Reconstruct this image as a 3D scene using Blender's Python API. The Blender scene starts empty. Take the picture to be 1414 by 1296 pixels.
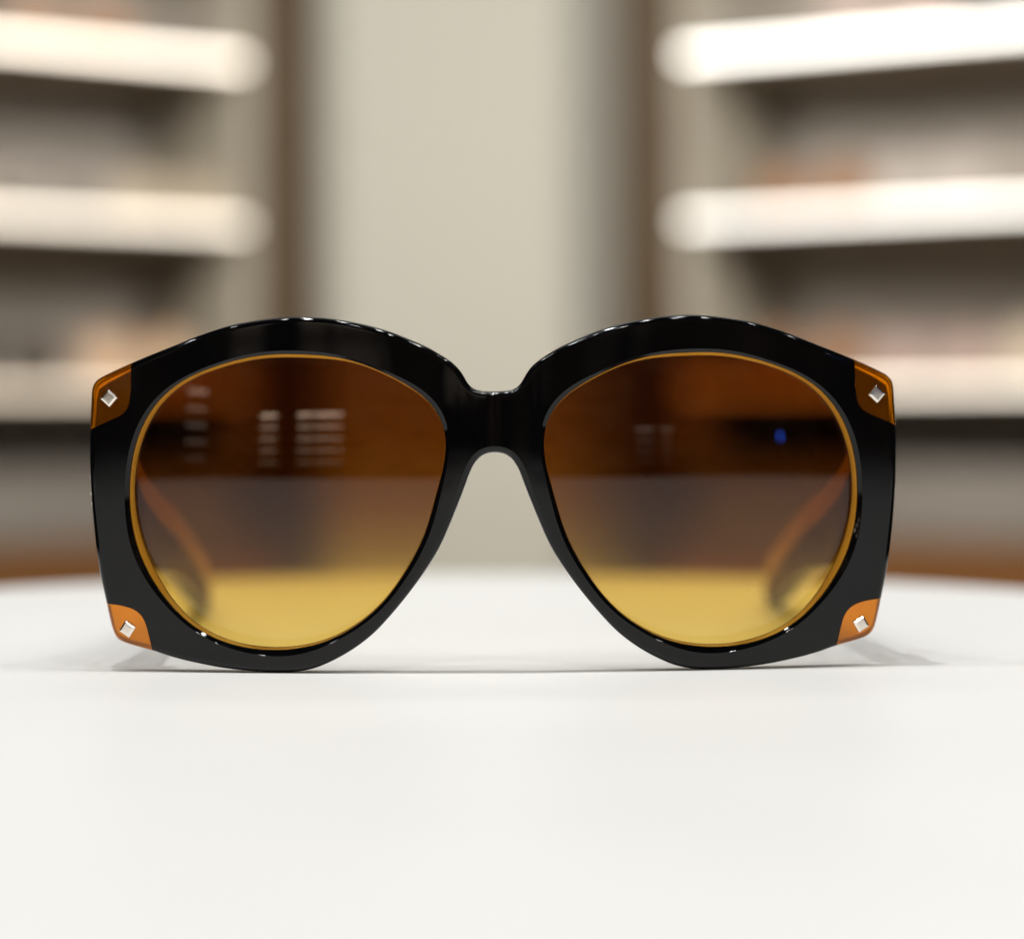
import bpy, bmesh, math, random
from mathutils import Vector, Matrix
from mathutils.geometry import delaunay_2d_cdt
random.seed(7)
R = math.radians
S = bpy.context.scene
C = S.collection

# ------------------------------------------------------------------ camera
F = 3330.0            # focal length in photo pixels (photo 1414 wide)
HOR, CX = 562.0, 707.0
CAMH = 0.0496         # camera height above the table top
DIST = 0.45           # camera to the front of the glasses
cam_d = bpy.data.cameras.new('camera')
cam = bpy.data.objects.new('camera', cam_d); C.objects.link(cam)
cam.location = (0, 0, CAMH)
cam.rotation_euler = (R(90), 0, 0)
cam.rotation_euler = (Matrix.Rotation(R(0.30), 3, 'Y') @ Matrix.Rotation(R(90), 3, 'X')).to_euler()
cam_d.sensor_width = 36.0
cam_d.lens = 36.0 * F / 1414
cam_d.shift_y = (HOR - 648) / 1414
cam_d.clip_start = 0.01; cam_d.clip_end = 100
cam_d.dof.use_dof = True
cam_d.dof.focus_distance = DIST + 0.002
cam_d.dof.aperture_fstop = 6.0
cam_d.dof.aperture_blades = 0
S.camera = cam

# ------------------------------------------------------------------ world, exposure
w = bpy.data.worlds.new('World'); S.world = w; w.use_nodes = True
w.node_tree.nodes['Background'].inputs[0].default_value = (1.0, 0.9, 0.78, 1)
w.node_tree.nodes['Background'].inputs[1].default_value = 0.014
S.view_settings.view_transform = 'Standard'
S.view_settings.look = 'None'
S.view_settings.exposure = 0
S.view_settings.gamma = 1

# ------------------------------------------------------------------ lamps
def lamp(name, loc, power, r=0.05, col=(1.0, 0.93, 0.85), aim=None, spread=180):
    d = bpy.data.lights.new(name, 'AREA'); d.shape = 'DISK'; d.size = 2 * r
    d.energy = power; d.color = col; d.spread = R(spread)
    o = bpy.data.objects.new(name, d); C.objects.link(o); o.location = loc
    if aim is not None:
        o.rotation_euler = (Vector(aim) - Vector(loc)).to_track_quat('-Z', 'Y').to_euler()
    return o
TOP = [(-1.55, .30), (-1.05, .42), (-.62, .10), (-.31, .435), (.02, .44), (.35, .40), (.70, .15), (1.10, .40),
       (1.6, .25), (-.4, -.45), (.45, -.5), (0, -.9)]
for i, (x, y) in enumerate(TOP):
    lamp('ceiling_downlight', (x, y, 2.1), 14.6 if i == 3 else 4.6, 0.027, (1.0, 0.99, 0.965))
for x in (-.5, 0, .5):  # added fill, no real fittings: large soft discs that brighten the beige wall
    lamp('wall_fill_light', (x, 1.75, 1.9), 4.1, 0.4, (1.0, 0.98, 0.915), aim=(x * 1.5, 2.7, .1))
for x in (-.8, .8):  # invented front fill that lifts the shelf recesses and the eyewear
    lamp('shelf_fill_light', (x * .9, 1.25, .75), 6 if x < 0 else 9, 0.15, (1.0, 0.93, 0.84), aim=(x * .7, 2.6, .2), spread=100)
for x, y in ((3.3, -5.5), (2.1, -5.6), (3.9, -4.0)):
    lamp('far_downlight', (x, y, 2.1), .35 + .1 * x, 0.02, (1.0, .96, .9))

# ------------------------------------------------------------------ materials
def mat(name, col, rough=.5, metal=0, spec=.5, **kw):
    m = bpy.data.materials.new(name); m.use_nodes = True
    b = m.node_tree.nodes['Principled BSDF']
    b.inputs['Base Color'].default_value = (*col, 1); b.inputs['Roughness'].default_value = rough
    b.inputs['Metallic'].default_value = metal; b.inputs['Specular IOR Level'].default_value = spec
    for k, v in kw.items():
        b.inputs[k.replace('_', ' ')].default_value = v
    return m
def noise_col(m, scale, c1, c2, stretch=(1, 1, 1), detail=4, rough=None, bump=0):
    t = m.node_tree; b = t.nodes['Principled BSDF']
    tc = t.nodes.new('ShaderNodeTexCoord'); mp = t.nodes.new('ShaderNodeMapping')
    mp.inputs['Scale'].default_value = stretch
    n = t.nodes.new('ShaderNodeTexNoise'); n.inputs['Scale'].default_value = scale; n.inputs['Detail'].default_value = detail
    r = t.nodes.new('ShaderNodeValToRGB')
    r.color_ramp.elements[0].position = .3; r.color_ramp.elements[1].position = .7
    r.color_ramp.elements[0].color = (*c1, 1); r.color_ramp.elements[1].color = (*c2, 1)
    t.links.new(tc.outputs['Object'], mp.inputs[0]); t.links.new(mp.outputs[0], n.inputs['Vector'])
    t.links.new(n.outputs['Fac'], r.inputs[0]); t.links.new(r.outputs[0], b.inputs['Base Color'])
    if rough:
        q = t.nodes.new('ShaderNodeMapRange'); q.inputs[3].default_value = rough[0]; q.inputs[4].default_value = rough[1]
        t.links.new(n.outputs['Fac'], q.inputs[0]); t.links.new(q.outputs[0], b.inputs['Roughness'])
    if bump:
        bu = t.nodes.new('ShaderNodeBump'); bu.inputs['Strength'].default_value = bump; bu.inputs['Distance'].default_value = .0005
        t.links.new(n.outputs['Fac'], bu.inputs['Height']); t.links.new(bu.outputs[0], b.inputs['Normal'])
    return m
def emis(name, col, st):
    m = bpy.data.materials.new(name); m.use_nodes = True; t = m.node_tree
    t.nodes.clear(); o = t.nodes.new('ShaderNodeOutputMaterial'); e = t.nodes.new('ShaderNodeEmission')
    e.inputs[0].default_value = (*col, 1); e.inputs[1].default_value = st
    t.links.new(e.outputs[0], o.inputs[0]); return m

M_black = noise_col(mat('black_acetate', (.002, .002, .002), .03, 0, .34), 60, (.001, .001, .0015), (.0025, .0025, .003), rough=(.02, .045))
M_table = noise_col(mat('white_laminate', (.84, .84, .83), .42), 9, (.835, .838, .83), (.855, .856, .845), rough=(.40, .50))
M_wall = noise_col(mat('beige_wall_paint', (.6, .55, .44), .7), 1.1, (.345, .338, .295), (.37, .362, .315))
M_wood = noise_col(mat('brown_wood', (.2, .1, .04), .45), 6, (.045, .027, .012), (.075, .046, .021), (1, 1, .08), 6)
M_cab = noise_col(mat('orange_brown_wood', (.3, .12, .03), .45), 6, (.115, .045, .009), (.15, .062, .014), (.1, .1, 1), 6)
M_pale = noise_col(mat('pale_side_panel', (.5, .46, .4), .5), 5, (.27, .25, .205), (.31, .285, .235))
M_panel = noise_col(mat('grey_back_panel', (.17, .15, .13), .55), 4, (.40, .375, .335), (.48, .455, .415))
M_dpanel = noise_col(mat('dark_grey_panel', (.2, .18, .15), .5), 4, (.15, .137, .12), (.19, .175, .155))
M_shelf = noise_col(mat('taupe_shelf_board', (.3, .24, .18), .4), 7, (.26, .21, .155), (.33, .27, .20), (.2, 1, 1))
M_floor = noise_col(mat('timber_floor', (.25, .16, .09), .4), 5, (.2, .13, .075), (.28, .18, .10), (1, .1, 1), 6)
M_steel = noise_col(mat('polished_metal', (.9, .84, .76), .2, 1.0), 300, (.88, .80, .70), (.94, .87, .78), rough=(.16, .28))

def amber(name, base, tr, rough):
    m = mat(name, base, rough, 0, .18, Transmission_Weight=tr, IOR=1.49)
    return noise_col(m, 120, tuple(c * .92 for c in base), tuple(min(1, c * 1.08) for c in base))
M_amber = amber('amber_acetate', (.76, .235, .0012), .90, .04)
M_rim = amber('amber_rim_acetate', (.80, .36, .035), .25, .18)
M_tin = noise_col(mat('smoky_temple_acetate', (.2, .15, .1), .5, 0, .02), 90, (.11, .062, .026), (.21, .125, .058), (1, .3, 1))

def lens_mat():
    m = bpy.data.materials.new('gradient_lens'); m.use_nodes = True; t = m.node_tree; t.nodes.clear()
    N, L = t.nodes.new, t.links.new
    out = N('ShaderNodeOutputMaterial'); mix = N('ShaderNodeMixShader'); tr = N('ShaderNodeBsdfTransparent')
    gl = N('ShaderNodeBsdfGlossy'); gl.inputs['Roughness'].default_value = .012
    fr = N('ShaderNodeFresnel'); fr.inputs[0].default_value = 1.53
    tc = N('ShaderNodeTexCoord'); sp = N('ShaderNodeSeparateXYZ'); mr = N('ShaderNodeMapRange')
    mr.inputs[1].default_value = 0; mr.inputs[2].default_value = .06
    rp = N('ShaderNodeValToRGB'); rp.color_ramp.interpolation = 'LINEAR'
    st = [(5, (.80, .57, .14)), (14, (.77, .50, .10)), (18, (.66, .40, .07)), (24, (.39, .19, .026)), (31, (.26, .093, .007)),
          (38, (.195, .056, .0035)), (45, (.16, .039, .0025)), (58, (.135, .030, .002))]
    el = rp.color_ramp.elements
    while len(el) < len(st): el.new(.5)
    for e, (z, c) in zip(el, st):
        e.position = z / 60; e.color = tuple(v ** .5 for v in c) + (1,)
    L(tc.outputs['Object'], sp.inputs[0]); L(sp.outputs[2], mr.inputs[0]); L(mr.outputs[0], rp.inputs[0])
    L(rp.outputs[0], tr.inputs[0]); L(fr.outputs[0], mix.inputs[0]); L(tr.outputs[0], mix.inputs[1]); L(gl.outputs[0], mix.inputs[2])
    L(mix.outputs[0], out.inputs[0]); return m
M_lens = lens_mat()

# ------------------------------------------------------------------ helpers
def obj(name, bm, m, parent=None, smooth=False):
    me = bpy.data.meshes.new(name); bm.to_mesh(me); bm.free()
    for x in (m if isinstance(m, (list, tuple)) else [m]): me.materials.append(x)
    if smooth:
        for p in me.polygons: p.use_smooth = True
    o = bpy.data.objects.new(name, me); C.objects.link(o)
    if parent: o.parent = parent
    return o
def tag(o, label=None, cat=None, group=None, kind=None):
    for k, v in (('label', label), ('category', cat), ('group', group), ('kind', kind)):
        if v: o[k] = v
    return o
def thing(name, loc, rz=0, **kw):
    o = bpy.data.objects.new(name, None); C.objects.link(o); o.location = loc; o.rotation_euler = (0, 0, rz)
    o.empty_display_size = .02
    return tag(o, **kw)
def box(bm, x0, x1, y0, y1, z0, z1, bev=0):
    r = bmesh.ops.create_cube(bm, size=1)
    for v in r['verts']:
        v.co = Vector(((x0 + x1) / 2 + v.co.x * (x1 - x0), (y0 + y1) / 2 + v.co.y * (y1 - y0), (z0 + z1) / 2 + v.co.z * (z1 - z0)))
    if bev:
        es = list({e for v in r['verts'] for e in v.link_edges})
        bmesh.ops.bevel(bm, geom=es, offset=bev, segments=2, affect='EDGES', profile=.5)
def boxo(name, m, parent, *a, bev=0):
    bm = bmesh.new(); box(bm, *a, bev=bev); return obj(name, bm, m, parent)

def catmull(P, closed=True, n=12):
    out = []; N = len(P)
    rng = N if closed else N - 1
    for i in range(rng):
        g = (lambda k: P[k % N]) if closed else (lambda k: P[max(0, min(N - 1, k))])
        p0, p1, p2, p3 = g(i - 1), g(i), g(i + 1), g(i + 2)
        for j in range(n):
            t = j / n
            out.append(tuple(.5 * (2 * p1[k] + (p2[k] - p0[k]) * t + (2 * p0[k] - 5 * p1[k] + 4 * p2[k] - p3[k]) * t * t
                                   + (3 * p1[k] - p0[k] - 3 * p2[k] + p3[k]) * t ** 3) for k in (0, 1)))
    if not closed: out.append(P[-1])
    return out
def arcs(P, step, closed=True):
    Q = P + [P[0]] if closed else P
    L = [0]
    for a, b in zip(Q, Q[1:]): L.append(L[-1] + math.dist(a, b))
    n = max(8, int(round(L[-1] / step))); out = []; k = 0
    for i in range(n if closed else n + 1):
        s = L[-1] * i / n
        while k < len(L) - 2 and L[k + 1] < s: k += 1
        t = (s - L[k]) / max(1e-9, L[k + 1] - L[k])
        out.append((Q[k][0] + (Q[k + 1][0] - Q[k][0]) * t, Q[k][1] + (Q[k + 1][1] - Q[k][1]) * t))
    return out
def smooth(P, it=4):
    for _ in range(it):
        N = len(P); P = [((P[i - 1][0] + 2 * P[i][0] + P[(i + 1) % N][0]) / 4, (P[i - 1][1] + 2 * P[i][1] + P[(i + 1) % N][1]) / 4) for i in range(N)]
    return P
def area(P): return sum(a[0] * b[1] - b[0] * a[1] for a, b in zip(P, P[1:] + P[:1])) / 2
def ccw(P): return P if area(P) > 0 else P[::-1]
def offset(P, d):
    """move a ccw loop inwards by d"""
    N = len(P); out = []
    for i in range(N):
        a, b = P[i - 2], P[(i + 2) % N]
        tx, ty = b[0] - a[0], b[1] - a[1]; l = math.hypot(tx, ty) or 1
        out.append((P[i][0] - ty / l * d, P[i][1] + tx / l * d))
    return out
def inside(p, P):
    c = False; x, y = p
    for (x1, y1), (x2, y2) in zip(P, P[1:] + P[:1]):
        if (y1 > y) != (y2 > y) and x < (x2 - x1) * (y - y1) / (y2 - y1) + x1: c = not c
    return c

# ------------------------------------------------------------------ setting
bm = bmesh.new(); box(bm, -3, 3, -3.2, 3.6, -.98, -.95); tag(obj('floor', bm, M_floor), kind='structure')

# table: white top with a rounded far end
tab = thing('display_table', (0, 0, -.95), label='white laminate table with a rounded far end, under the sunglasses', cat='table')
pts = []
for i in range(61):
    a = math.pi * i / 60
    pts.append((-.015 + .216 * math.cos(a) , .475 + .249 * math.sin(a)))
pts += [(-.245, .41), (-.29, .35), (-.37, .31), (-.80, .29), (-.85, .24), (-.85, -.85), (-.80, -.90), (.78, -.90), (.83, -.85), (.83, .24), (.78, .29), (.34, .31), (.26, .35), (.215, .41)]
bm = bmesh.new()
prof = [(.004, .95 - .0), (.0012, .9488), (0, .946), (0, .92), (.002, .918)]
P = ccw(pts)
prev = None; rings = []
def off_simple(P, d):
    N = len(P); out = []
    for i in range(N):
        a, b = P[i - 1], P[(i + 1) % N]; tx, ty = b[0] - a[0], b[1] - a[1]; l = math.hypot(tx, ty) or 1
        out.append((P[i][0] - ty / l * d, P[i][1] + tx / l * d))
    return out
for d, z in prof: rings.append([bm.verts.new((x, y, z)) for x, y in off_simple(P, d)])
bm.faces.new(rings[0]); bm.faces.new(rings[-1][::-1])
for A, B in zip(rings, rings[1:]):
    for i in range(len(A)): bm.faces.new((A[i - 1], B[i - 1], B[i], A[i]))
bmesh.ops.recalc_face_normals(bm, faces=bm.faces)
obj('tabletop', bm, M_table, tab)
boxo('pedestal', M_table, tab, -.16, .13, -.62, .5, 0, .917)

# back wall between the two display units
bm = bmesh.new(); box(bm, -.268, .188, 2.70, 2.78, -.95, 2.4); tag(obj('wall', bm, M_wall), kind='structure')

# ------------------------------------------------------------------ display units
SH = [.019 + CAMH, .197 + CAMH, .373 + CAMH, .55 + CAMH]        # shelf / light-strip heights
def unit(loc, rz, sgn, strengths, label, cols, cat='display shelf'):
    """local x grows away from the centre wall (sgn -1 = to the left), local y goes into the unit"""
    u = thing('display_shelf', (*loc, -.95), rz, label=label, cat=cat, group='backlit display shelves behind the table')
    Lx = .95; g = .95
    def bx(name, m, x0, x1, *a, bev=0, par=u):
        xa, xb = sorted((x0 * sgn, x1 * sgn)); return boxo(name, m, par, xa, xb, *a, bev=bev)
    bx('post', M_wood, -.040, .0205, -.01, .30, 0, 1.95, bev=.003)
    bx('side_panel', M_pale, .021, .044, .011, .24, .94, 1.90)
    bx('back_panel', M_panel, .021, Lx, .241, .262, .865, 1.9)
    bx('end_panel', M_wood, Lx + .001, Lx + .03, -.01, .30, 0, 1.95)
    for k, z in enumerate(SH):
        b = bx('shelf_board', M_shelf, .0445, Lx - .001, .012, .24, z + g - .006, z + g + .006)
        bx('light_strip', emis('led_light', cols[k], strengths[k]), .040 if sgn < 0 else .030, Lx - .003, .0035, .0095, z + g - .004, z + g + .004)
    # lower cabinet
    bx('display_panel', M_dpanel, .021, Lx, .055, .24, .862, .938)
    c = bx('cabinet', M_cab, .021, Lx, .0, .24, .0, .858)
    for a in (.02, .48):
        bx('cabinet_door', M_cab, a, a + .45, -.014, -.0005, .06, .85, bev=.002)
    return u
angL, angR = math.atan2(.17, .23), math.atan2(.18, .318)
LA, RA = (-.252, 2.625), (.154, 2.575)
warm = (1.0, .90, .76); warm2 = (1.0, .84, .66); cool = (1.0, .96, .88)
unit(LA, angL, -1, [2.2, 3.7, 5.2, 5], 'left backlit display shelf with dimmer warm light strips', [warm2, warm, warm, warm])
unit(RA, -angR, 1, [3.3, 4.5, 6.3, 6], 'right backlit display shelf with brighter white light strips', [warm, cool, cool, cool])

# small eyewear standing on the shelves
def ring_loop(cx, cz, a, b, p, n=28):
    out = []
    for i in range(n):
        t = 2 * math.pi * i / n; c, s = math.cos(t), math.sin(t)
        out.append((cx + a * math.copysign(abs(c) ** (2 / p), c), cz + b * math.copysign(abs(s) ** (2 / p), s)))
    return out
def eyewear(frame_m, lens_m, a, b, p, label, group):
    t = thing('eyeglasses', (0, 0, 0), label=label, cat='eyeglasses', group=group)
    bm = bmesh.new(); cz = b + .003
    for s in (-1, 1):
        cx = s * (a + .009)
        o = [ring_loop(cx, cz, a + .003, b + .003, p), ring_loop(cx, cz, a - .002, b - .002, p)]
        V = [[bm.verts.new((x, y, z)) for x, z in L] for L in o for y in (-.002, .002)]
        n = len(V[0])
        for i in range(n):
            for A, B in ((V[0], V[1]), (V[1], V[3]), (V[3], V[2]), (V[2], V[0])):
                bm.faces.new((A[i - 1], A[i], B[i], B[i - 1]))
    box(bm, -.009, .009, -.002, .002, cz + .3 * b, cz + .3 * b + .005)
    bmesh.ops.recalc_face_normals(bm, faces=bm.faces)
    obj('frame', bm, frame_m, t, True)
    for s in (-1, 1):
        bm = bmesh.new(); L = ring_loop(s * (a + .009), cz, a - .0015, b - .0015, p)
        f = bm.faces.new([bm.verts.new((x, .0, z)) for x, z in L]); r = bmesh.ops.extrude_face_region(bm, geom=[f])
        bmesh.ops.translate(bm, verts=[v for v in r['geom'] if isinstance(v, bmesh.types.BMVert)], vec=(0, .0015, 0))
        bmesh.ops.recalc_face_normals(bm, faces=bm.faces)
        obj('lens', bm, lens_m, t)
        xo = s * (2 * a + .011)
        bm = bmesh.new(); box(bm, xo - .002, xo + .002, .0025, .12, cz + .25 * b, cz + .25 * b + .007)
        bmesh.ops.bend if False else None
        obj('temple', bm, frame_m, t)
    return t
def place_on(u_loc, rz, sgn, d, z, depth=.07):
    c, s = math.cos(rz), math.sin(rz); x, y = sgn * d, depth
    return (u_loc[0] + c * x - s * y, u_loc[1] + s * x + c * y, z + .0065)
cols = {
 'tan': ((.62, .36, .19), (.75, .55, .38)), 'grey': ((.25, .22, .19), (.38, .34, .30)),
 'brown': ((.30, .13, .06), (.48, .27, .15)), 'white': ((.78, .70, .64), (.85, .76, .70)),
 'cream': ((.60, .52, .40), (.70, .58, .44)), 'dark': ((.05, .04, .035), (.14, .11, .09)),
 'rose': ((.5, .3, .24), (.72, .56, .50)),
}
VF = dict(tan=.75, grey=.6, brown=.6, white=.42, cream=.6, dark=.4, rose=.5)
CM = {k: (mat(k + '_eyewear_frame', tuple(c * VF[k] for c in v[0]), .4), mat(k + '_eyewear_lens', tuple(c * VF[k] for c in v[1]), .35)) for k, v in cols.items()}
rows = {0: 'lowest lit shelf', 1: 'middle lit shelf', 2: 'upper lit shelf'}
plan = {
 'left': {1: [('cream', .10), ('grey', .25), ('tan', .395), ('brown', .55)], 0: [('tan', .14), ('dark', .30), ('cream', .46)],
          2: [('grey', .09), ('brown', .22), ('dark', .37), ('cream', .52)]},
 'right': {1: [('brown', .155), ('white', .285), ('grey', .42), ('tan', .56)], 0: [('brown', .15), ('rose', .29), ('cream', .43), ('dark', .57)],
           2: [('grey', .10), ('rose', .24), ('dark', .38), ('white', .52)]}}
ordn = ['nearest the pale wall', 'second from the pale wall', 'third from the pale wall', 'farthest from the pale wall']
for side, (ul, rz, sg) in {'left': (LA, angL, -1), 'right': (RA, -angR, 1)}.items():
    for r, lst in plan[side].items():
        for i, (k, d) in enumerate(lst):
            a, b, p = [(.027, .025, 2.2), (.028, .022, 3.0), (.026, .026, 2.0), (.029, .024, 2.6)][(i + r) % 4]
            e = eyewear(CM[k][0], CM[k][1], a, b, p, f'blurred {k} eyeglasses on the {rows[r]} at the {side}, {ordn[i]}',
                        'eyeglasses out of focus on the lit shelves')
            e.location = place_on(ul, rz, sg, d, SH[r], .06); e.rotation_euler.z = rz + random.uniform(-.1, .1)

# ------------------------------------------------------------------ the sunglasses
GX = (683 - CX) / F * DIST
G = thing('sunglasses', (GX, DIST, 0), R(1.1),
          label='oversized glossy black sunglasses with amber corners and brown to yellow lenses, on the white table', cat='sunglasses')
RB = .330
def base(x, z=0):
    # horizontal base curve, with the bridge rolled slightly forward
    return x * x / (2 * RB) - .0010 * math.exp(-(x / .006) ** 2) * 1.0
def unp(px, py, dep=0.0):
    """photo pixel (left half) -> local x,z at its own depth on the curved front"""
    py = py - .0052 * (CX - px)
    x = (px - 683) / F * DIST
    for _ in range(5):
        d = DIST + base(x) + dep
        x = ((px - CX) / F * d) - GX
    return (x, CAMH - (py - HOR) / F * d)
outer_px = [(683, 543.5), (668, 543), (657, 541.5), (650.5, 537.5), (644.5, 529.5), (636.8, 515.5), (624, 502.5), (607.5, 492), (592, 482.8), (568, 472.3), (542.6, 462),
 (520, 455), (498, 449.5), (468.7, 444.2), (443.3, 441.2), (420, 440), (400, 440.2), (370, 443.2), (345, 447), (319, 452.4), (278, 465.5), (242.6, 479.8), (212, 492), (186.6, 502.7), (163.6, 513.2), (147, 521),
 (136, 527), (130.8, 533), (128.8, 542), (127.5, 565), (126, 593), (125.5, 623.7), (126, 656.8), (127.6, 690), (130, 722), (134, 760), (139.5, 798), (146.4, 830), (151.5, 855), (156.5, 874),
 (160, 882), (167.5, 888), (188, 894.5), (212, 901), (235, 909), (263, 916.3), (303.7, 924.4), (341.9, 929), (375, 931), (405, 930.6), (420, 928.6), (438, 924), (463.6, 912.5), (489, 897.5),
 (514.6, 877.5), (540, 850.6), (565.5, 819.5), (589, 787), (607.5, 756.4), (623.5, 720), (639.3, 680), (649.5, 652.5), (659.7, 636.4), (670, 629.5), (683, 627.2)]
A_px = [(405,484),(451,487.5),(489,496),(527,508.5),(565.5,528.5),(593.5,549),(609.5,566),(616.5,583),(618.5,600),(618,624),(614,656),(607,686),
 (601,708),(588,745),(570,782),(546,815),(520,845.5),(479,875),(437,895),(400,904),(392.8,904.5),(354.6,902.5),(316.4,893),(278,876),(247.7,853),
 (222,825),(201.8,797),(186.6,766),(178.5,731),(175,700),(174.5,674),(179,631),(194,585.5),(214.6,552.4),(242.6,529.5),(278,510),(316,496.4),(354.6,488)]
L_px = [(405,493.5),(451,495.5),(489,502),(527,514),(562,534),(589,554),(604,570),(612,586),(614.5,602),(613.5,624),(609,656),(601,686),(594.8,708),(581,745),
 (563,782),(539,815),(512,845.5),(471,873),(431,888),(393,894),(355,892.5),(316,884),(278,866),(243,833),(217,792),(202,756),(193,723),(189,687),
 (190,649),(199,611),(214.6,572.7),(242.6,541),(278,519),(316,505),(360,496)]
NL = 180
CL = unp(400, 690)
def polar(px, dep):
    P = catmull([unp(x, y, dep) for x, y in px], True, 10)
    P = sorted([(math.atan2(z - CL[1], x - CL[0]), math.hypot(x - CL[0], z - CL[1])) for x, z in P])
    rs = []
    for i in range(NL):
        t = -math.pi + 2 * math.pi * i / NL
        k = next((j for j, q in enumerate(P) if q[0] >= t), 0)
        a, b = P[k - 1], P[k]; ta = a[0] - (2 * math.pi if a[0] > b[0] else 0)
        if t > b[0]: ta, tb = a[0], b[0] + 2 * math.pi
        else: tb = b[0]
        f = (t - ta) / max(1e-9, tb - ta); f = max(0, min(1, f))
        rs.append(a[1] + (b[1] - a[1]) * f)
    # low-pass
    co = []
    for h in range(12):
        co.append((2 / NL * sum(r * math.cos(h * 2 * math.pi * i / NL) for i, r in enumerate(rs)),
                   2 / NL * sum(r * math.sin(h * 2 * math.pi * i / NL) for i, r in enumerate(rs))))
    out = []
    for i in range(NL):
        t = 2 * math.pi * i / NL
        r = co[0][0] / 2 + sum(co[h][0] * math.cos(h * t) + co[h][1] * math.sin(h * t) for h in range(1, 12))
        a = -math.pi + t
        out.append((CL[0] + r * math.cos(a), CL[1] + r * math.sin(a)))
    return out
LA_ = polar(A_px, 0); LL_ = polar(L_px, .0026)          # both ccw, matched by angle
def rimf(i):
    # the amber lip is broad on the outer side and along the top, and tucks under the black by the nose
    t = (-180 + 360 * i / NL)
    d = abs((t - 138 + 180) % 360 - 180)
    k = max(0, min(1, (d - 62) / 60)); k = k * k * (3 - 2 * k)
    return .52 + .40 * k
LB_ = [(a[0] + (l[0] - a[0]) * rimf(i), a[1] + (l[1] - a[1]) * rimf(i)) for i, (a, l) in enumerate(zip(LA_, LL_))]
half = catmull([unp(x, y) for x, y in outer_px], False, 8)
full = half + [(-x, z) for x, z in half[::-1][1:-1]]
OUT = smooth(arcs(ccw(full), .00062), 3)
zmin = min(z for x, z in OUT); OUT = [(x, z - zmin + .0001) for x, z in OUT]
mirror = lambda P: [(-x, z) for x, z in P][::-1]

TH = .0042
def build_front():
    bm = bmesh.new()
    def ring(P, dep): return [bm.verts.new((x, base(x) + dep, z)) for x, z in P]
    def bridge(A, B, flip=False):
        n = len(A)
        for i in range(n):
            bm.faces.new((A[i - 1], A[i], B[i], B[i - 1]))
    def cap(outer, holes, Vo, Vh, dep, step=.0016):
        pts = [Vector(p) for p in outer]; vs = list(Vo); edges = [(i, (i + 1) % len(outer)) for i in range(len(outer))]
        for H, V in zip(holes, Vh):
            s = len(pts); pts += [Vector(p) for p in H]; vs += V; edges += [(s + i, s + (i + 1) % len(H)) for i in range(len(H))]
        nb = len(pts)
        xs = [p[0] for p in outer]; zs = [p[1] for p in outer]
        nx = int((max(xs) - min(xs)) / step); nz = int((max(zs) - min(zs)) / step)
        loopsd = [outer] + holes
        bp = [p for L in loopsd for p in L[::2]]
        for i in range(nx + 1):
            for j in range(nz + 1):
                q = (min(xs) + (i + .5 * (j % 2)) * step, min(zs) + j * step)
                if inside(q, outer) and not any(inside(q, H) for H in holes):
                    if min((q[0] - b[0]) ** 2 + (q[1] - b[1]) ** 2 for b in bp) > (step * .55) ** 2:
                        pts.append(Vector(q)); vs.append(bm.verts.new((q[0], base(q[0]) + dep, q[1])))
        co, _, faces, orig, _, _ = delaunay_2d_cdt(pts, edges, [], 0, 1e-7)
        for f in faces:
            c = sum((co[k] for k in f), Vector((0, 0))) / 3
            if inside(c, outer) and not any(inside(c, H) for H in holes):
                try: bm.faces.new([vs[orig[k][0]] for k in f])
                except (ValueError, IndexError): pass
    ro = .0011; prof = [(ro + .0005, 0), (ro + .00012, 0)]
    for a in (90, 78, 66, 54, 42, 30, 18, 6, 0):
        t = R(a); prof.append((ro * (1 - math.cos(t)), ro * 1.15 * (1 - math.sin(t))))
    prof.append((0, TH - .0006)); prof.append((.0002, TH - .0002)); prof.append((.0006, TH)); prof.append((.0010, TH))
    loops = [offset(OUT, d) for d, _ in prof]
    RO = [ring(P, dep) for P, (_, dep) in zip(loops, prof)]
    for A, B in zip(RO, RO[1:]): bridge(A, B)
    Hf = []; Hb = []; Vf = []; Vb = []
    for mir in (False, True):
        mm = mirror if mir else (lambda P: list(P))
        A0 = mm(LA_); B = mm(LB_)
        lerp = lambda t: [(a[0] + (b[0] - a[0]) * t, a[1] + (b[1] - a[1]) * t) for a, b in zip(A0, B)]
        seq = [(lerp(-.30), 0), (lerp(-.10), 0), (lerp(.0), .00008), (lerp(.14), .00014), (lerp(.88), .00052), (lerp(1), .0011), (lerp(1), TH - .0003), (lerp(.8), TH), (lerp(.5), TH)]
        rr = [ring(P, d) for P, d in seq]
        for X, Y in zip(rr, rr[1:]): bridge(X, Y)
        Hf.append(seq[0][0]); Hb.append(seq[-1][0]); Vf.append(rr[0]); Vb.append(rr[-1])
    cap(loops[0], Hf, RO[0], Vf, 0); cap(loops[-1], Hb, RO[-1], Vb, TH)
    bmesh.ops.recalc_face_normals(bm, faces=bm.faces)
    return bm
fr = obj('frame_front', build_front(), M_black, None, True)

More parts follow.
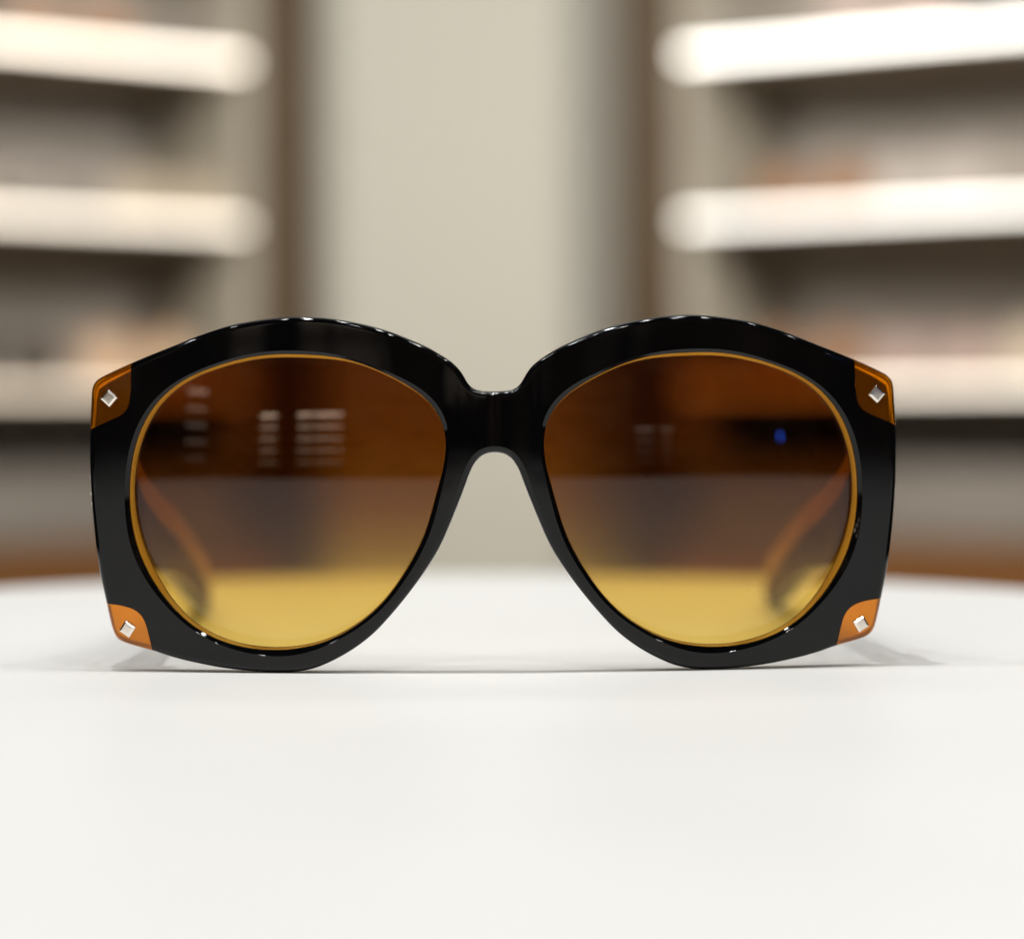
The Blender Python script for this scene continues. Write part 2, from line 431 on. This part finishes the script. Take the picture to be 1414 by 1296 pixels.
cut_top = [(184.5, 480), (183.6, 520), (182.6, 545), (180.5, 560), (175.5, 569), (166, 575.5), (150, 582.5), (100, 605), (90, 480)]
cut_bot = [(110, 826), (148, 832), (166, 834), (182, 838), (193, 844.5), (200.5, 855), (205.5, 872), (209, 888), (217, 925), (110, 930)]
def prism(px, shrink, mir):
    P = smooth(arcs(ccw([unp(x, y) for x, y in px]), .0003), 8); P = off_simple(P, shrink)
    if mir: P = [(-x, z) for x, z in P][::-1]
    bm = bmesh.new(); lo = [bm.verts.new((x, -.01, z)) for x, z in P]; hi = [bm.verts.new((x, .04, z)) for x, z in P]
    bm.faces.new(lo); bm.faces.new(hi[::-1])
    for i in range(len(P)): bm.faces.new((lo[i - 1], hi[i - 1], hi[i], lo[i]))
    bmesh.ops.recalc_face_normals(bm, faces=bm.faces); return bm
def boolean(src, cutter, op):
    t = bpy.data.objects.new('tmp', src.data); C.objects.link(t)
    m = t.modifiers.new('b', 'BOOLEAN'); m.object = cutter; m.operation = op; m.solver = 'EXACT'
    bpy.context.view_layer.update(); dg = bpy.context.evaluated_depsgraph_get()
    me = bpy.data.meshes.new_from_object(t.evaluated_get(dg), preserve_all_data_layers=False, depsgraph=dg)
    bpy.data.objects.remove(t); return me
inlays = []
whole = fr.data
solids = []
for px in (cut_top, cut_bot):
    for mir in (False, True):
        c = obj('cutter', prism(px, .00005, mir), M_amber); me = boolean(fr, c, 'INTERSECT')
        bpy.data.objects.remove(c); inlays.append((px is cut_top, mir, me))
for px in (cut_top, cut_bot):
    for mir in (False, True):
        c = obj('cutter', prism(px, 0, mir), M_black); me = boolean(fr, c, 'DIFFERENCE')
        bpy.data.objects.remove(c); fr.data = me
def finish(me, name, m, angle=35):
    me.name = name; me.materials.clear(); me.materials.append(m)
    bm = bmesh.new(); bm.from_mesh(me)
    for f in bm.faces: f.smooth = True
    for e in bm.edges:
        if len(e.link_faces) == 2: e.smooth = e.calc_face_angle(0) < R(angle)
    bm.to_mesh(me); bm.free()
finish(fr.data, 'frame_front', M_black); fr.parent = G
inl = []
for top, mir, me in inlays:
    finish(me, 'corner_inlay', M_amber)
    o = bpy.data.objects.new('corner_inlay', me); C.objects.link(o); o.parent = G
    o['label'] = 'dark amber upper corner' if top else 'bright orange lower corner'
    inl.append((top, mir, o))
# studs: little bevelled metal squares set on their points
def stud_mesh(h1, h2, ht, rot):
    bm = bmesh.new(); rings = []
    for r, y in ((h1, .0004), (h1, -.00030), (h1 * .97, -.00036), (h2, -ht), (h2 * .5, -ht - .00001)):
        rings.append([bm.verts.new((r * math.cos(R(90 * k + rot)), y, r * math.sin(R(90 * k + rot)))) for k in range(4)])
    for A, B in zip(rings, rings[1:]):
        for i in range(4): bm.faces.new((A[i - 1], A[i], B[i], B[i - 1]))
    bm.faces.new(rings[-1]); bm.faces.new(rings[0][::-1])
    bmesh.ops.recalc_face_normals(bm, faces=bm.faces); return bm
for top, mir, par in inl:
    x, z = unp(154, 549.5) if top else unp(177.5, 867)
    if mir: x = -x
    o = obj('stud', stud_mesh(.0017, .00118, .0006, 3 if top else (12 if not mir else -14)), M_steel, par)
    n = math.atan(x / RB); o.location = (x, base(x), z); o.rotation_euler = (0, 0, n)

# lenses and rims
RL = .150; LW = .118
cl_n = math.atan(CL[0] / RB)
def lens_depth(x, z, cx):
    ax = abs(x) - abs(CL[0]); az = z - CL[1] - .0038
    return base(cx) + math.copysign(LW, cx) * (x - cx) + (ax * ax + az * az) / (2 * RL) + .0007
for mir in (False, True):
    mm = mirror if mir else (lambda P: list(P)); cx = -CL[0] if mir else CL[0]
    LL, LB = mm(LL_), mm(LB_)
    LBs = [(b[0] + (l[0] - b[0]) * .03, b[1] + (l[1] - b[1]) * .03) for b, l in zip(LB, LL)]
    bm = bmesh.new(); rings = []
    nr = 26
    for back in (0, 1):
        c = bm.verts.new((cx, lens_depth(cx, CL[1], cx) + back * .0010, CL[1])); prev = None
        rs = []
        for k in range(1, nr + 1):
            f = k / nr
            rs.append([bm.verts.new((cx + (x - cx) * f, lens_depth(cx + (x - cx) * f, CL[1] + (z - CL[1]) * f, cx) + back * .0010, CL[1] + (z - CL[1]) * f)) for x, z in LL])
        for i in range(NL): bm.faces.new((c, rs[0][i - 1], rs[0][i]))
        for A, B in zip(rs, rs[1:]):
            for i in range(NL): bm.faces.new((A[i - 1], B[i - 1], B[i], A[i]))
        rings.append(rs[-1])
    for i in range(NL): bm.faces.new((rings[0][i - 1], rings[1][i - 1], rings[1][i], rings[0][i]))
    bmesh.ops.recalc_face_normals(bm, faces=bm.faces)
    for e in bm.edges:
        if len(e.link_faces) == 2: e.smooth = e.calc_face_angle(0) < R(35)
    obj('lens', bm, M_lens, G, True)
    # amber rim between the black chamfer and the lens
    bm = bmesh.new()
    seq = []
    for f, g in ((0.0, 0), (.10, .04), (.5, .3), (.88, .72), (1.0, 1.0)):
        vs = []
        for b, l in zip(LBs, LL):
            y0 = base(b[0]) + .0009; y1 = max(y0 + .0003, lens_depth(l[0], l[1], cx) + .0001)
            vs.append(bm.verts.new((b[0] + (l[0] - b[0]) * f, y0 + (y1 - y0) * g, b[1] + (l[1] - b[1]) * f)))
        seq.append(vs)
    seq.append([bm.verts.new((l[0], lens_depth(l[0], l[1], cx) + .0012, l[1])) for b, l in zip(LBs, LL)])
    seq.append([bm.verts.new((b[0], lens_depth(l[0], l[1], cx) + .0012, b[1])) for b, l in zip(LBs, LL)])
    for A, B in zip(seq, seq[1:] + seq[:1]):
        for i in range(NL): bm.faces.new((A[i - 1], A[i], B[i], B[i - 1]))
    bmesh.ops.recalc_face_normals(bm, faces=bm.faces)
    for e in bm.edges:
        if len(e.link_faces) == 2: e.smooth = e.calc_face_angle(0) < R(60)
    obj('lens_rim', bm, M_rim, G, True)

# temples: broad acetate arms, black outside, smoky inside, amber edges
def temple_bm(s):
    bm = bmesh.new()
    #       depth  top   bottom  xin    xout
    key = [(.0135, .0440, .0215, .0690, .0756), (.030, .0375, .0175, .0692, .0750), (.055, .0322, .0152, .0692, .0744), (.080, .0280, .0130, .0690, .0734),
           (.105, .0225, .0085, .0690, .0730), (.125, .0175, .0035, .0688, .0726), (.140, .0135, .0003, .0687, .0722), (.149, .0095, .0002, .0688, .0720), (.153, .0055, .0010, .0692, .0716)]
    prof = []
    n = 40
    for k in range(n + 1):
        y = key[0][0] + (key[-1][0] - key[0][0]) * k / n
        j = max(i for i in range(len(key) - 1) if key[i][0] <= y + 1e-9)
        a, b = key[j], key[j + 1]; f = (y - a[0]) / (b[0] - a[0])
        prof.append([y] + [a[i] + (b[i] - a[i]) * f for i in range(1, 5)])
    for _ in range(3):
        prof = [prof[0]] + [[p[0]] + [(prof[i][q] + 2 * p[q] + prof[i + 2][q]) / 4 for q in range(1, 5)] for i, p in enumerate(prof[1:-1])] + [prof[-1]]
    rings = []
    for y, zt, zb, xi, xo in prof:
        r = min(.0009, (zt - zb) * .2)
        sec = [(xi, zb + r), (xi, zt - r - min(.0052, (zt - zb) * .40)), (xi, zt - r), (xi + r * .3, zt - r * .3), (xi + r, zt), (xo - r, zt), (xo - r * .3, zt - r * .3), (xo, zt - r), (xo, zb + r), (xo - r, zb), (xi + r, zb)]
        rings.append([bm.verts.new((s * x, y, z)) for x, z in sec])
    m = len(rings[0])
    for A, B in zip(rings, rings[1:]):
        for i in range(m):
            f = bm.faces.new((A[i - 1], A[i], B[i], B[i - 1]))
            f.material_index = 1 if i == 1 else (2 if i in (2, 3, 4, 5, 6) else 0)
    for e in (rings[0], rings[-1]): f = bm.faces.new(e); f.material_index = 0
    bmesh.ops.recalc_face_normals(bm, faces=bm.faces); return bm
M_tedge = amber('amber_temple_edge', (.95, .52, .045), .1, .2)
for s in (-1, 1):
    t = obj('temple', temple_bm(s), [M_black, M_tin, M_tedge], G, True)
    x0, x1 = sorted((s * .0715, s * .0752))
    boxo('hinge_block', M_black, G, *sorted((s * .0704, s * .0748)), .0125, .0150, .022, .044, bev=.0005)
    P = ccw([unp(x, y) for x, y in ((182, 511), (152, 527.5), (139, 537), (136, 552), (134, 590), (150, 584), (180, 572), (188, 545))])
    P = [(x, z) for x, z in (P if s < 0 else [(-x, z) for x, z in P][::-1])]
    bm = bmesh.new(); lo = [bm.verts.new((x, .0128, z)) for x, z in P]; hi = [bm.verts.new((x * .99, .0160, z)) for x, z in P]
    bm.faces.new(lo); bm.faces.new(hi[::-1])
    for i in range(len(P)): bm.faces.new((lo[i - 1], hi[i - 1], hi[i], lo[i]))
    bmesh.ops.recalc_face_normals(bm, faces=bm.faces); obj('end_piece', bm, M_black, G)
    # metal emblem plate on the outer side of the temple
    bm = bmesh.new(); ex = s * .0765
    for k, (zz, hh, tt) in enumerate(((.0372, .0009, .0013), (.0345, .0013, .0011), (.0318, .0006, .0008))):
        box(bm, *sorted((s * .0755, s * (.0769 + tt * .55))), .014, .024, zz - hh, zz + hh, bev=.0003)
    box(bm, *sorted((s * .0750, s * .0768)), .0145, .030, .0308, .0385, bev=.0003)
    obj('metal_emblem', bm, M_steel, t)

# ------------------------------------------------------------------ shop shelves in the reflections (behind the camera)
def rack(loc, rz, x0, x1, gaps, label, n, st):
    rk = thing('wall_rack', (*loc, -.95), rz, label=label, cat='display rack')
    boxo('back_panel', M_wood, rk, x0 - .02, x1 + .02, -.05, -.02, 0, 1.9)
    for k in range(n):
        z = .95 + .09 + k * .098; e = st * 1.5 * (.25 + .75 * k / (n - 1)) * (1.3 if k == n - 1 else 1)
        h = .018 if k < n - 1 else .026
        boxo('light_strip', emis('rack_light', (1, .84, .66), e), rk, x0 + .01, x1 - .01, -.012, .0, z, z + h)
    for g in gaps: boxo('upright', M_wood, rk, g[0], g[1], .0005, .02, 0, 1.8)
rack((-.78, -2.3), 0, -.36, .38, ((-.19, -.01), (.12, .14), (.33, .345)), 'wide slatted rack with thin lit lines, mirrored in the left lens', 5, 4.6)
rack((-1.16, -1.3), R(-40), -.07, .07, (), 'narrow slatted rack with slanting lit lines, mirrored at the outer left lens', 5, 1.9)
rack((.74, -2.65), R(8), -.2, .16, ((-.02, .05),), 'small rack with faint lit lines, mirrored in the right lens', 4, 1.0)
sc = thing('screen', (1.15, -1.2, -.95), R(-45), label='small blue lit screen on a thin stand, mirrored in the right lens', cat='screen')
boxo('stand', M_wood, sc, -.015, .015, -.02, .0, 0, 1.13)
boxo('display', emis('blue_screen', (.02, .13, 1), 18), sc, -.022, .022, .001, .01, 1.131, 1.17)

bm = bmesh.new(); box(bm, -3, 3, -3.2, -3.12, -.949, 2.4)
M_back = noise_col(mat('mottled_brown_wall', (.3, .2, .1), .6), 2.2, (.03, .02, .012), (.5, .36, .22), (1, 1, 2.2), 5)
tag(obj('wall', bm, M_back), kind='structure')
for x in (-1.9, -.7, .6, 1.8):  # added lamps, only to make the rear wall show in the lens reflections
    lamp('rear_wall_fill', (x, -2.75, 1.9), 2.0, 0.05, (1.0, .88, .72), aim=(x, -3.1, .6), spread=120)

S.render.engine = 'CYCLES'
S.cycles.max_bounces = 12; S.cycles.transparent_max_bounces = 12; S.cycles.transmission_bounces = 8
S.cycles.sample_clamp_indirect = 6
